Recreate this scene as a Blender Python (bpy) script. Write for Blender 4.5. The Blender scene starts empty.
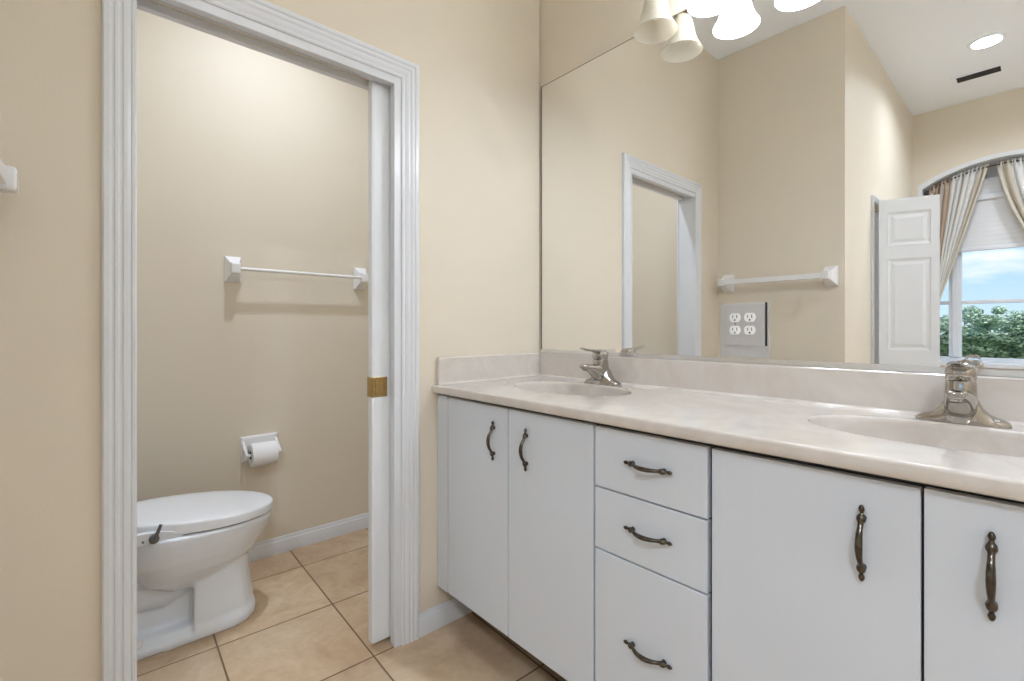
import bpy, bmesh, math, random
from mathutils import Vector, Matrix

random.seed(7)
PI = math.pi
scene = bpy.context.scene
COL = scene.collection

# ------------------------------------------------------------------ camera
cam_data = bpy.data.cameras.new('camera')
cam_data.sensor_fit = 'HORIZONTAL'
cam_data.sensor_width = 36.0
cam_data.lens = 36.0 * 472.42 / 1024.0
cam_data.shift_y = -11.4 / 1024.0
cam_data.clip_start = 0.02
cam_data.clip_end = 500
cam = bpy.data.objects.new('camera', cam_data)
cam.location = (-1.5618, -1.5609, 1.153)
cam.rotation_euler = (PI / 2, 0, -math.radians(41.686))
COL.objects.link(cam)
scene.camera = cam

# ------------------------------------------------------------------ colour management
scene.view_settings.view_transform = 'Standard'
scene.view_settings.look = 'None'
scene.view_settings.gamma = 1.0
scene.view_settings.exposure = 0.04
scene.view_settings.use_curve_mapping = False
try:
    scene.cycles.use_denoising = True
    scene.cycles.denoiser = 'OPENIMAGEDENOISE'
    scene.cycles.max_bounces = 12
    scene.cycles.diffuse_bounces = 6
    scene.cycles.glossy_bounces = 6
    scene.cycles.transmission_bounces = 8
    scene.cycles.sample_clamp_indirect = 6.0
except Exception:
    pass

# ------------------------------------------------------------------ sky
world = bpy.data.worlds.new('sky')
scene.world = world
world.use_nodes = True
wn, wl = world.node_tree.nodes, world.node_tree.links
wn.clear()
w_out = wn.new('ShaderNodeOutputWorld')
w_bg = wn.new('ShaderNodeBackground')
w_bg.inputs['Strength'].default_value = 1.25
w_tc = wn.new('ShaderNodeTexCoord')
w_sep = wn.new('ShaderNodeSeparateXYZ')
w_ramp = wn.new('ShaderNodeValToRGB')
cr = w_ramp.color_ramp
cr.elements[0].position = 0.0
cr.elements[0].color = (0.64, 0.80, 0.95, 1)
cr.elements[1].position = 0.45
cr.elements[1].color = (0.22, 0.48, 0.86, 1)
e = cr.elements.new(0.18)
e.color = (0.30, 0.58, 0.93, 1)
w_noise = wn.new('ShaderNodeTexNoise')
w_noise.inputs['Scale'].default_value = 5.0
w_noise.inputs['Detail'].default_value = 6.0
w_map = wn.new('ShaderNodeMapping')
w_map.inputs['Scale'].default_value = (1, 1, 3.2)
w_cr = wn.new('ShaderNodeValToRGB')
w_cr.color_ramp.elements[0].position = 0.52
w_cr.color_ramp.elements[1].position = 0.66
w_mix = wn.new('ShaderNodeMix')
w_mix.data_type = 'RGBA'
w_mix.inputs['B'].default_value = (0.92, 0.94, 0.97, 1)
wl.new(w_tc.outputs['Generated'], w_sep.inputs[0])
wl.new(w_sep.outputs['Z'], w_ramp.inputs['Fac'])
wl.new(w_tc.outputs['Generated'], w_map.inputs['Vector'])
wl.new(w_map.outputs[0], w_noise.inputs['Vector'])
wl.new(w_noise.outputs['Fac'], w_cr.inputs['Fac'])
wl.new(w_cr.outputs['Color'], w_mix.inputs['Factor'])
wl.new(w_ramp.outputs['Color'], w_mix.inputs['A'])
wl.new(w_mix.outputs['Result'], w_bg.inputs['Color'])
wl.new(w_bg.outputs[0], w_out.inputs['Surface'])

# sun over the roof, lighting the garden only
sun_d = bpy.data.lights.new('sun', 'SUN')
sun_d.energy = 4.0
sun_d.angle = math.radians(0.6)
sun_d.color = (1.0, 0.96, 0.9)
sun = bpy.data.objects.new('sun', sun_d)
sun.rotation_euler = (Vector((-0.62, 0.25, -0.74))).to_track_quat('-Z', 'Y').to_euler()
COL.objects.link(sun)

# lamp powers (the lamps themselves are built with their fixtures below)
P_DOWN = 8.0        # recessed downlight near the arched window, W
P_BACK_FILL = 13.0        # unseen fill downlight added behind the camera, vanity end
P_FAR_FILL = 34.0         # unseen fill downlight added behind the camera, window end
P_VANITY = 2.5       # each lit vanity bulb
P_TOILET = 10.5      # toilet compartment ceiling lamp
LAMP = (0.87, 0.97, 1.13)


# ------------------------------------------------------------------ materials
def new_mat(name):
    m = bpy.data.materials.new(name)
    m.use_nodes = True
    return m, m.node_tree.nodes, m.node_tree.links, m.node_tree.nodes['Principled BSDF']


def mat(name, col, rough=0.5, metal=0.0, spec=0.5, coat=0.0, noise=0.0, nscale=20.0, bump=0.0, bscale=200.0, bdist=0.001):
    m, n, l, b = new_mat(name)
    b.inputs['Base Color'].default_value = (*col, 1)
    b.inputs['Roughness'].default_value = rough
    b.inputs['Metallic'].default_value = metal
    b.inputs['Specular IOR Level'].default_value = spec
    b.inputs['Coat Weight'].default_value = coat
    b.inputs['Coat Roughness'].default_value = 0.05
    tc = n.new('ShaderNodeTexCoord')
    if noise:
        t = n.new('ShaderNodeTexNoise')
        t.inputs['Scale'].default_value = nscale
        t.inputs['Detail'].default_value = 4
        r = n.new('ShaderNodeValToRGB')
        r.color_ramp.elements[0].position = 0.3
        r.color_ramp.elements[1].position = 0.7
        r.color_ramp.elements[0].color = (*[c * (1 - noise) for c in col], 1)
        r.color_ramp.elements[1].color = (*[min(1, c * (1 + noise)) for c in col], 1)
        l.new(tc.outputs['Object'], t.inputs['Vector'])
        l.new(t.outputs['Fac'], r.inputs['Fac'])
        l.new(r.outputs['Color'], b.inputs['Base Color'])
    if bump:
        t2 = n.new('ShaderNodeTexNoise')
        t2.inputs['Scale'].default_value = bscale
        t2.inputs['Detail'].default_value = 2
        bp = n.new('ShaderNodeBump')
        bp.inputs['Strength'].default_value = bump
        bp.inputs['Distance'].default_value = bdist
        l.new(tc.outputs['Object'], t2.inputs['Vector'])
        l.new(t2.outputs['Fac'], bp.inputs['Height'])
        l.new(bp.outputs[0], b.inputs['Normal'])
    return m


M_WALL = mat('beige_wall_paint', (0.74, 0.672, 0.560), 0.55, spec=0.3, noise=0.012, nscale=3, bump=0.25, bscale=160)
M_CEIL = mat('white_ceiling_paint', (0.90, 0.935, 0.985), 0.8, spec=0.2, bump=0.2, bscale=220)
M_TRIM = mat('white_gloss_trim_paint', (0.72, 0.742, 0.775), 0.28, spec=0.5, noise=0.01, nscale=6)
M_DOOR = mat('white_door_paint', (0.77, 0.795, 0.83), 0.35, spec=0.45, noise=0.01, nscale=6)
M_CAB = mat('white_cabinet_laminate', (0.665, 0.715, 0.785), 0.33, spec=0.4, noise=0.008, nscale=4)
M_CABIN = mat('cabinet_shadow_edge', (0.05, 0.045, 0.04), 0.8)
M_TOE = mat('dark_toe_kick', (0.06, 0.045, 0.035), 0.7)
M_PORC = mat('white_porcelain', (0.80, 0.845, 0.90), 0.12, spec=0.55, coat=0.3, noise=0.005)
M_SEAT = mat('white_seat_plastic', (0.80, 0.82, 0.85), 0.25, spec=0.5, noise=0.005)
M_CERAM = mat('white_ceramic', (0.82, 0.82, 0.83), 0.15, spec=0.5, noise=0.005)
M_BAR = mat('white_bar_plastic', (0.83, 0.83, 0.83), 0.25, noise=0.005)
M_PAPER = mat('toilet_paper', (0.84, 0.84, 0.85), 0.9, spec=0.1, bump=0.4, bscale=300)
M_CORE = mat('paper_core', (0.10, 0.09, 0.08), 0.9)
M_CHROME = mat('polished_chrome', (0.48, 0.455, 0.425), 0.05, metal=1.0, noise=0.03, nscale=30)
M_STEEL = mat('satin_steel', (0.58, 0.58, 0.59), 0.38, metal=0.55, noise=0.02, nscale=40)
M_ALU = mat('aluminium_channel', (0.80, 0.80, 0.80), 0.22, metal=0.8, noise=0.02)
M_BRASS = mat('aged_brass', (0.55, 0.38, 0.16), 0.25, metal=1.0, noise=0.12, nscale=60)
M_PULL = mat('antique_pewter', (0.105, 0.092, 0.075), 0.2, metal=1.0, noise=0.35, nscale=90)
M_BRONZE = mat('dark_bronze', (0.12, 0.085, 0.06), 0.35, metal=0.9, noise=0.15, nscale=50)
M_WHITEPL = mat('white_plastic', (0.85, 0.85, 0.85), 0.3)
M_BLACK = mat('black_slot_and_gap_shade', (0.012, 0.012, 0.012), 0.6)
M_GREYKNOB = mat('grey_knob_and_gap_shade', (0.16, 0.16, 0.165), 0.4, metal=0.4)
M_EDGE_REFL = mat('mirror_edge_gap_reflection', (0.16, 0.135, 0.105), 0.3)  # dark tone painted for the wall gap reflected beside the mirror
M_VENT = mat('vent_dark', (0.05, 0.05, 0.055), 0.6)


def mirror_mat():
    m, n, l, b = new_mat('mirror_silver')
    n.remove(b)
    g = n.new('ShaderNodeBsdfGlossy')
    g.inputs['Color'].default_value = (0.93, 0.935, 0.93, 1)
    g.inputs['Roughness'].default_value = 0.0
    l.new(g.outputs[0], n['Material Output'].inputs['Surface'])
    return m


M_MIRROR = mirror_mat()


def tile_mat():
    m, n, l, b = new_mat('tan_ceramic_floor_tile')
    tc = n.new('ShaderNodeTexCoord')
    mp = n.new('ShaderNodeMapping')
    ang = math.radians(1.6)
    p = Vector((-0.818, 0.006, 0))
    R = Matrix.Rotation(ang, 3, 'Z')
    loc = -(R @ p)
    mp.inputs['Rotation'].default_value = (0, 0, ang)
    mp.inputs['Location'].default_value = (loc.x + 0.4135 * 20, loc.y + 0.4135 * 20, 0)
    br = n.new('ShaderNodeTexBrick')
    br.offset = 0.0
    br.squash = 1.0
    br.inputs['Scale'].default_value = 1.0
    br.inputs['Brick Width'].default_value = 0.4135
    br.inputs['Row Height'].default_value = 0.4135
    br.inputs['Mortar Size'].default_value = 0.0032
    br.inputs['Mortar Smooth'].default_value = 0.1
    br.inputs['Bias'].default_value = 0.0
    br.inputs['Color1'].default_value = (0.92, 0.92, 0.92, 1)
    br.inputs['Color2'].default_value = (1.06, 1.05, 1.04, 1)
    br.inputs['Mortar'].default_value = (1, 1, 1, 1)
    n1 = n.new('ShaderNodeTexNoise')
    n1.inputs['Scale'].default_value = 4.5
    n1.inputs['Detail'].default_value = 8
    n1.inputs['Roughness'].default_value = 0.62
    n1.inputs['Distortion'].default_value = 0.6
    r1 = n.new('ShaderNodeValToRGB')
    el = r1.color_ramp.elements
    el[0].position = 0.32
    el[0].color = (0.47, 0.325, 0.205, 1)
    el[1].position = 0.70
    el[1].color = (0.66, 0.54, 0.39, 1)
    x = el.new(0.5)
    x.color = (0.57, 0.425, 0.285, 1)
    n2 = n.new('ShaderNodeTexNoise')
    n2.inputs['Scale'].default_value = 38
    n2.inputs['Detail'].default_value = 5
    r2 = n.new('ShaderNodeValToRGB')
    r2.color_ramp.elements[0].color = (0.86, 0.85, 0.84, 1)
    r2.color_ramp.elements[1].color = (1.1, 1.1, 1.1, 1)
    mu1 = n.new('ShaderNodeMix'); mu1.data_type = 'RGBA'; mu1.blend_type = 'MULTIPLY'; mu1.inputs['Factor'].default_value = 1
    mu2 = n.new('ShaderNodeMix'); mu2.data_type = 'RGBA'; mu2.blend_type = 'MULTIPLY'; mu2.inputs['Factor'].default_value = 1
    mg = n.new('ShaderNodeMix'); mg.data_type = 'RGBA'
    mg.inputs['B'].default_value = (0.19, 0.115, 0.06, 1)
    l.new(tc.outputs['Object'], mp.inputs['Vector'])
    l.new(mp.outputs[0], br.inputs['Vector'])
    l.new(mp.outputs[0], n1.inputs['Vector'])
    l.new(mp.outputs[0], n2.inputs['Vector'])
    l.new(n1.outputs['Fac'], r1.inputs['Fac'])
    l.new(n2.outputs['Fac'], r2.inputs['Fac'])
    l.new(r1.outputs['Color'], mu1.inputs['A'])
    l.new(r2.outputs['Color'], mu1.inputs['B'])
    l.new(mu1.outputs['Result'], mu2.inputs['A'])
    l.new(br.outputs['Color'], mu2.inputs['B'])
    l.new(mu2.outputs['Result'], mg.inputs['A'])
    l.new(br.outputs['Fac'], mg.inputs['Factor'])
    l.new(mg.outputs['Result'], b.inputs['Base Color'])
    b.inputs['Roughness'].default_value = 0.42
    b.inputs['Specular IOR Level'].default_value = 0.35
    bp = n.new('ShaderNodeBump')
    bp.invert = True
    bp.inputs['Strength'].default_value = 0.6
    bp.inputs['Distance'].default_value = 0.002
    l.new(br.outputs['Fac'], bp.inputs['Height'])
    l.new(bp.outputs[0], b.inputs['Normal'])
    return m


M_TILE = tile_mat()


def marble_mat():
    m, n, l, b = new_mat('cultured_marble')
    tc = n.new('ShaderNodeTexCoord')
    nz = n.new('ShaderNodeTexNoise')
    nz.inputs['Scale'].default_value = 5.0
    nz.inputs['Detail'].default_value = 7
    nz.inputs['Distortion'].default_value = 2.6
    r = n.new('ShaderNodeValToRGB')
    r.color_ramp.elements[0].position = 0.3
    r.color_ramp.elements[0].color = (0.60, 0.55, 0.50, 1)
    r.color_ramp.elements[1].position = 0.72
    r.color_ramp.elements[1].color = (0.69, 0.65, 0.605, 1)
    l.new(tc.outputs['Object'], nz.inputs['Vector'])
    l.new(nz.outputs['Fac'], r.inputs['Fac'])
    l.new(r.outputs['Color'], b.inputs['Base Color'])
    b.inputs['Roughness'].default_value = 0.07
    b.inputs['Specular IOR Level'].default_value = 0.5
    b.inputs['Coat Weight'].default_value = 0.5
    b.inputs['Coat Roughness'].default_value = 0.02
    return m


M_MARBLE = marble_mat()


def emit_mat(name, col, strength):
    m, n, l, b = new_mat(name)
    b.inputs['Base Color'].default_value = (0.8, 0.8, 0.8, 1)
    b.inputs['Emission Color'].default_value = (*col, 1)
    b.inputs['Emission Strength'].default_value = strength
    return m


M_LENS = emit_mat('lit_lens', LAMP, 6.0)
M_DOME = emit_mat('lit_dome', LAMP, 2.0)
M_BULB = emit_mat('lit_bulb', LAMP, 18.0)


def shade_mat(name, emis):
    m, n, l, b = new_mat(name)
    tc = n.new('ShaderNodeTexCoord')
    nz = n.new('ShaderNodeTexNoise')
    nz.inputs['Scale'].default_value = 14
    nz.inputs['Distortion'].default_value = 2.0
    r = n.new('ShaderNodeValToRGB')
    r.color_ramp.elements[0].color = (0.80, 0.76, 0.67, 1)
    r.color_ramp.elements[1].color = (0.92, 0.89, 0.82, 1)
    l.new(tc.outputs['Object'], nz.inputs['Vector'])
    l.new(nz.outputs['Fac'], r.inputs['Fac'])
    l.new(r.outputs['Color'], b.inputs['Base Color'])
    b.inputs['Roughness'].default_value = 0.3
    b.inputs['Emission Color'].default_value = (*LAMP, 1)
    b.inputs['Emission Strength'].default_value = emis
    tr = n.new('ShaderNodeBsdfTranslucent')
    l.new(r.outputs['Color'], tr.inputs['Color'])
    mx = n.new('ShaderNodeMixShader')
    mx.inputs[0].default_value = 0.5
    l.new(b.outputs[0], mx.inputs[1])
    l.new(tr.outputs[0], mx.inputs[2])
    l.new(mx.outputs[0], n['Material Output'].inputs['Surface'])
    return m


M_SHADE = shade_mat('alabaster_glass', 0.0)
M_SHADE_LIT = shade_mat('alabaster_glass_lit', 17.0)


def glass_mat():
    m, n, l, b = new_mat('window_glass')
    n.remove(b)
    t = n.new('ShaderNodeBsdfTransparent')
    t.inputs['Color'].default_value = (0.96, 0.98, 0.98, 1)
    g = n.new('ShaderNodeBsdfGlossy')
    g.inputs['Roughness'].default_value = 0.02
    mx = n.new('ShaderNodeMixShader')
    mx.inputs[0].default_value = 0.004
    l.new(t.outputs[0], mx.inputs[1])
    l.new(g.outputs[0], mx.inputs[2])
    l.new(mx.outputs[0], n['Material Output'].inputs['Surface'])
    return m


M_GLASS = glass_mat()


def curtain_mat():
    m, n, l, b = new_mat('striped_sheer_curtain')
    uv = n.new('ShaderNodeUVMap')
    sp = n.new('ShaderNodeSeparateXYZ')
    mul = n.new('ShaderNodeMath'); mul.operation = 'MULTIPLY'; mul.inputs[1].default_value = 0.999
    fr = n.new('ShaderNodeMath'); fr.operation = 'FRACT'
    r = n.new('ShaderNodeValToRGB')
    r.color_ramp.interpolation = 'EASE'
    el = r.color_ramp.elements
    el[0].position = 0.0
    el[0].color = (0.46, 0.33, 0.23, 1)
    el[1].position = 1.0
    el[1].color = (0.82, 0.78, 0.68, 1)
    for p, c in ((0.07, (0.86, 0.83, 0.77)), (0.12, (0.48, 0.35, 0.25)), (0.20, (0.52, 0.39, 0.28)), (0.26, (0.88, 0.86, 0.81)), (0.31, (0.55, 0.42, 0.31)), (0.38, (0.60, 0.47, 0.35)),
                 (0.44, (0.90, 0.89, 0.86)), (0.56, (0.90, 0.90, 0.88)), (0.62, (0.72, 0.64, 0.52)), (0.68, (0.90, 0.90, 0.88)), (0.84, (0.92, 0.92, 0.90)), (0.90, (0.74, 0.67, 0.55))):
        q = el.new(p); q.color = (*c, 1)
    l.new(uv.outputs[0], sp.inputs[0])
    l.new(sp.outputs['X'], mul.inputs[0])
    l.new(mul.outputs[0], fr.inputs[0])
    l.new(fr.outputs[0], r.inputs['Fac'])
    l.new(r.outputs['Color'], b.inputs['Base Color'])
    b.inputs['Roughness'].default_value = 0.35
    b.inputs['Sheen Weight'].default_value = 0.3
    tr = n.new('ShaderNodeBsdfTranslucent')
    l.new(r.outputs['Color'], tr.inputs['Color'])
    mx = n.new('ShaderNodeMixShader')
    mx.inputs[0].default_value = 0.35
    l.new(b.outputs[0], mx.inputs[1])
    l.new(tr.outputs[0], mx.inputs[2])
    l.new(mx.outputs[0], n['Material Output'].inputs['Surface'])
    return m


M_CURT = curtain_mat()
M_BLIND = mat('white_blind_fabric', (0.74, 0.745, 0.76), 0.8, spec=0.1, noise=0.01)
M_HEDGE = mat('hedge_leaves', (0.10, 0.145, 0.075), 0.6, noise=0.4, nscale=6)
M_TREE = mat('tree_leaves', (0.50, 0.59, 0.46), 0.6, noise=0.4, nscale=2)
M_TRUNK = mat('bark', (0.12, 0.08, 0.05), 0.9, noise=0.3, nscale=8)
M_GRASS = mat('lawn', (0.12, 0.2, 0.06), 0.9, noise=0.3, nscale=3)


# ------------------------------------------------------------------ mesh helpers
def finish(name, bm, m, parent=None, smooth=None, bevel=0.0, segs=2):
    me = bpy.data.meshes.new(name)
    bmesh.ops.recalc_face_normals(bm, faces=bm.faces[:])
    if smooth is not None:
        ca = math.radians(smooth)
        for f in bm.faces:
            f.smooth = True
        for ed in bm.edges:
            if len(ed.link_faces) == 2 and ed.calc_face_angle(0) > ca:
                ed.smooth = False
    bm.to_mesh(me)
    bm.free()
    me.materials.append(m)
    o = bpy.data.objects.new(name, me)
    COL.objects.link(o)
    if parent is not None:
        o.parent = parent
    if bevel:
        b = o.modifiers.new('bevel', 'BEVEL')
        b.width = bevel
        b.segments = segs
        b.limit_method = 'ANGLE'
        b.angle_limit = math.radians(40)
        b.harden_normals = False
    return o


def box(bm, x0, x1, y0, y1, z0, z1):
    vs = [bm.verts.new((x, y, z)) for x in (x0, x1) for y in (y0, y1) for z in (z0, z1)]
    for q in ((0, 1, 3, 2), (4, 6, 7, 5), (0, 4, 5, 1), (2, 3, 7, 6), (0, 2, 6, 4), (1, 5, 7, 3)):
        bm.faces.new([vs[i] for i in q])
    return vs


def boxes(*bs):
    bm = bmesh.new()
    for b in bs:
        box(bm, *b)
    return bm


def loft(bm, rings, cap0=True, cap1=True, closed=True):
    """rings: list of lists of points with equal length"""
    vr = [[bm.verts.new(p) for p in r] for r in rings]
    n = len(rings[0])
    for a, b in zip(vr[:-1], vr[1:]):
        for i in range(n if closed else n - 1):
            j = (i + 1) % n
            bm.faces.new((a[i], a[j], b[j], b[i]))
    if cap0:
        bm.faces.new(vr[0][::-1])
    if cap1:
        bm.faces.new(vr[-1])
    return vr


def lathe(bm, prof, c=(0, 0, 0), axis='Z', n=32, close=False):
    rings = []
    for r, h in prof:
        ring = []
        for i in range(n):
            a = 2 * PI * i / n
            u, v = max(r, 1e-5) * math.cos(a), max(r, 1e-5) * math.sin(a)
            if axis == 'Z': p = (c[0] + u, c[1] + v, c[2] + h)
            elif axis == 'X': p = (c[0] + h, c[1] + u, c[2] + v)
            else: p = (c[0] + u, c[1] + h, c[2] + v)
            ring.append(p)
        rings.append(ring)
    if close:
        rings.append(rings[0])
    loft(bm, rings, cap0=not close, cap1=not close)
    if close:
        bmesh.ops.remove_doubles(bm, verts=bm.verts[:], dist=1e-6)


def sweep(bm, pts, radii, n=12, up=Vector((0, 0, 1)), flat=1.0):
    """tube along pts; flat scales the section along the 'up' side"""
    pts = [Vector(p) for p in pts]
    rings = []
    for i, p in enumerate(pts):
        t = (pts[min(i + 1, len(pts) - 1)] - pts[max(i - 1, 0)]).normalized()
        s = t.cross(up)
        if s.length < 1e-4:
            s = t.cross(Vector((1, 0, 0)))
        s.normalize()
        w = s.cross(t).normalized()
        r = radii[i] if isinstance(radii, (list, tuple)) else radii
        ra, rb = (r if isinstance(r, tuple) else (r, r * flat))
        rings.append([tuple(p + s * (ra * math.cos(2 * PI * k / n)) + w * (rb * math.sin(2 * PI * k / n))) for k in range(n)])
    loft(bm, rings)


def superellipse(cx, cy, rx, ry, z, n=32, e=2.5):
    out = []
    for i in range(n):
        a = 2 * PI * i / n
        c, s = math.cos(a), math.sin(a)
        out.append((cx + rx * math.copysign(abs(c) ** (2 / e), c), cy + ry * math.copysign(abs(s) ** (2 / e), s), z))
    return out


def tag(o, label=None, cat=None, group=None, kind=None):
    if label: o['label'] = label
    if cat: o['category'] = cat
    if group: o['group'] = group
    if kind: o['kind'] = kind
    return o


def thing(name, label, cat, loc=(0, 0, 0), rz=0.0, group=None):
    o = bpy.data.objects.new(name, None)
    o.empty_display_size = 0.05
    o.location = loc
    o.rotation_euler = (0, 0, rz)
    COL.objects.link(o)
    return tag(o, label, cat, group)


def struct(name, bm, m, label, cat, smooth=None, bevel=0.0):
    return tag(finish(name, bm, m, None, smooth, bevel), label, cat, kind='structure')


def dup(root, loc, rz, label, group=None):
    r = root.copy()
    COL.objects.link(r)
    r.location = loc
    r.rotation_euler = (0, 0, rz)
    r['label'] = label
    if group: r['group'] = group
    for ch in list(root.children):
        c = ch.copy(); COL.objects.link(c); c.parent = r
        for g in list(ch.children):
            d = g.copy(); COL.objects.link(d); d.parent = c
    return r


# ------------------------------------------------------------------ room shell
H = 3.098                     # ceiling
XL, YL, XF, YB = -1.8188, -0.7713, -4.03, -2.95
RO0, RO1, ROZ = -1.497, -0.699, 2.062     # rough opening of the pocket door
WT = 0.115                    # wall thickness
YW = 1.0593                   # back wall of the toilet compartment
HT = 3.098                     # its ceiling
TX0, TX1 = -1.80, -0.10

struct('floor', boxes((-4.45, 0.15, -3.07, 1.2, -0.10, 0.0)), M_TILE, 'tan mottled square ceramic tile floor with brown grout', 'floor')
struct('ceiling', boxes((-4.03, 0.10, YB - 0.12, 0.0, H, H + 0.1)), M_CEIL, 'white ceiling of the bathroom seen in the mirror', 'ceiling')
struct('ceiling_toilet', boxes((TX0 - 0.1, TX1 + 0.1, WT, YW + 0.1, HT, HT + 0.1)), M_CEIL, 'white ceiling over the toilet compartment', 'ceiling')
# wall with the pocket door: solid left piece, hollow right piece, piece over the opening
struct('wall_back', boxes((-1.95, RO0, 0, WT, 0, H), (RO0, RO1, 0, WT, ROZ, H),
                          (RO1, 0.0, 0, 0.032, 0, ROZ), (RO1, 0.0, 0.084, WT, 0, ROZ), (RO1, 0.0, 0, WT, ROZ, H)),
       M_WALL, 'beige wall holding the pocket doorway left of the vanity', 'wall')
struct('wall_right', boxes((0.006, 0.12, YB - 0.12, WT, 0, H)), M_WALL, 'beige wall behind the vanity mirror', 'wall')
struct('wall_left', boxes((XL - 0.115, XL, YL, 0.0, 0, H)), M_WALL, 'short beige wall with the thick towel bar, seen in the mirror', 'wall')
CX0, CX1, CZ = -3.17, -2.50, 2.045      # closet opening
struct('wall_recess', boxes((CX1, XL - 0.115, YL, YL + 0.1, 0, H), (XF, CX0, YL, YL + 0.1, 0, H), (CX0, CX1, YL, YL + 0.1, CZ, H)),
       M_WALL, 'beige wall with the closet doorway, seen in the mirror', 'wall')
struct('wall_closet', boxes((CX0 - 0.1, CX1 + 0.1, YL + 0.6, YL + 0.65, 0, 2.3), (CX0 - 0.15, CX0 - 0.1, YL + 0.1, YL + 0.65, 0, 2.3),
                            (CX1 + 0.1, CX1 + 0.15, YL + 0.1, YL + 0.65, 0, 2.3), (CX0 - 0.1, CX1 + 0.1, YL + 0.1, YL + 0.6, 2.3, 2.35)),
       M_WALL, 'beige lining inside the linen closet', 'wall')
struct('wall_front', boxes((-4.4, 0.12, YB - 0.12, YB, 0, H)), M_WALL, 'beige wall behind the camera', 'wall')
struct('wall_toilet_back', boxes((TX0 - 0.1, TX1 + 0.1, YW, YW + 0.1, 0, HT)), M_WALL, 'beige back wall of the toilet compartment', 'wall')
struct('wall_toilet_left', boxes((TX0 - 0.1, TX0, WT, YW, 0, HT)), M_WALL, 'beige wall behind the toilet tank', 'wall')
struct('wall_toilet_right', boxes((TX1, TX1 + 0.1, WT, YW, 0, HT)), M_WALL, 'beige right wall of the toilet compartment', 'wall')

# far wall with arched window recess (profile in Y,Z extruded along X)
AY0, AY1 = -0.83, -1.90
AYC, AHW = (AY0 + AY1) / 2, (AY0 - AY1) / 2
AZS, AZT, ASILL = 2.42, 2.58, 0.86


def arch_z(y):
    rise = AZT - AZS
    R = (AHW ** 2 + rise ** 2) / (2 * rise)
    return AZT - R + math.sqrt(max(R * R - (y - AYC) ** 2, 0))


arch_pts = [(AY0 + (AY1 - AY0) * i / 32, arch_z(AY0 + (AY1 - AY0) * i / 32)) for i in range(33)]


def far_wall(x0, x1):
    bm = bmesh.new()
    y_lo, y_hi = YB, YL + 0.1
    def quadprism(poly):
        a = [bm.verts.new((x0, p[0], p[1])) for p in poly]
        b = [bm.verts.new((x1, p[0], p[1])) for p in poly]
        n = len(poly)
        bm.faces.new(a); bm.faces.new(b[::-1])
        for i in range(n):
            j = (i + 1) % n
            bm.faces.new((a[i], b[i], b[j], a[j]))
    quadprism([(y_hi, 0), (y_hi, H), (AY0, H), (AY0, 0)])
    quadprism([(AY1, 0), (AY1, H), (y_lo, H), (y_lo, 0)])
    quadprism([(AY0, 0), (AY0, ASILL), (AY1, ASILL), (AY1, 0)])
    for (p, q) in zip(arch_pts[:-1], arch_pts[1:]):
        quadprism([p, (p[0], H), (q[0], H), q])
    return bm


struct('wall_far', far_wall(XF - 0.25, XF), M_WALL, 'beige far wall with the arched window recess, seen in the mirror', 'wall')
# white lining and casing round the arch
bm = bmesh.new()
outer = 0.045
path_in = [(AY0, ASILL)] + arch_pts + [(AY1, ASILL)]
def offs(p, d):
    y, z = p
    s = 1 if y > AYC else -1
    k = abs(y - AYC) / AHW
    return (y + s * d * min(1, k * k * 1.0), z + d * (1 - 0.0 * k))
for x0, x1, d0, d1 in ((XF - 0.25, XF + 0.012, -0.012, 0.0),):
    rings = []
    for p in path_in:
        low = p[1] <= ASILL + 1e-6
        a, b = offs(p, d0), offs(p, d1)
        if low:
            a, b = (a[0], ASILL), (b[0], ASILL)
        rings.append([(x0, *a), (x1, *a), (x1, *b), (x0, *b)])
    loft(bm, rings)
rings = []
for p in path_in:
    low = p[1] <= ASILL + 1e-6
    a, b = offs(p, -0.002), offs(p, 0.022)
    if low:
        a, b = (a[0], ASILL), (b[0], ASILL)
    rings.append([(XF, *a), (XF + 0.014, *a), (XF + 0.014, *b), (XF, *b)])
loft(bm, rings)
struct('trim_2', bm, M_TRIM, 'white lining and edge of the arched window recess', 'trim', smooth=40)

# ---- window unit
wx = -4.22
win = bpy.data.objects.new('window_1', None)
win.location = (wx, AYC, ASILL)
COL.objects.link(win)
tag(win, 'white framed three light window in the arched recess, seen in the mirror', 'window', kind='structure')


def wpart(name, bm, m, parent=win, **k):
    bmesh.ops.translate(bm, verts=bm.verts[:], vec=(-wx, -AYC, -ASILL))
    return finish(name, bm, m, parent, **k)


MY = (-1.0425, 2 * AYC + 1.0425)
wpart('window_frame', boxes((wx - 0.03, wx + 0.03, AY0 - 0.045, AY0 - 0.013, ASILL, 2.40), (wx - 0.03, wx + 0.03, AY1 + 0.013, AY1 + 0.045, ASILL, 2.40),
                            (wx - 0.03, wx + 0.03, AY1 + 0.013, AY0 - 0.013, ASILL, ASILL + 0.045), (wx - 0.03, wx + 0.03, AY1 + 0.013, AY0 - 0.013, 2.36, 2.42)), M_TRIM, bevel=0.004)
for my in MY:
    wpart('window_mullion', boxes((wx - 0.025, wx + 0.035, my - 0.042, my + 0.042, ASILL + 0.045, 2.36), (wx + 0.035, wx + 0.043, my - 0.02, my + 0.02, ASILL + 0.045, 2.36)), M_TRIM, bevel=0.004)
wpart('meeting_rail', boxes((wx - 0.02, wx + 0.024, MY[1] + 0.042, MY[0] - 0.042, 1.375, 1.405)), M_TRIM, bevel=0.003)
wpart('meeting_rail', boxes((wx - 0.02, wx + 0.024, MY[0] + 0.042, AY0 - 0.045, 1.375, 1.405)), M_TRIM, bevel=0.003)
wpart('meeting_rail', boxes((wx - 0.02, wx + 0.024, AY1 + 0.045, MY[1] - 0.042, 1.375, 1.405)), M_TRIM, bevel=0.003)
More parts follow.
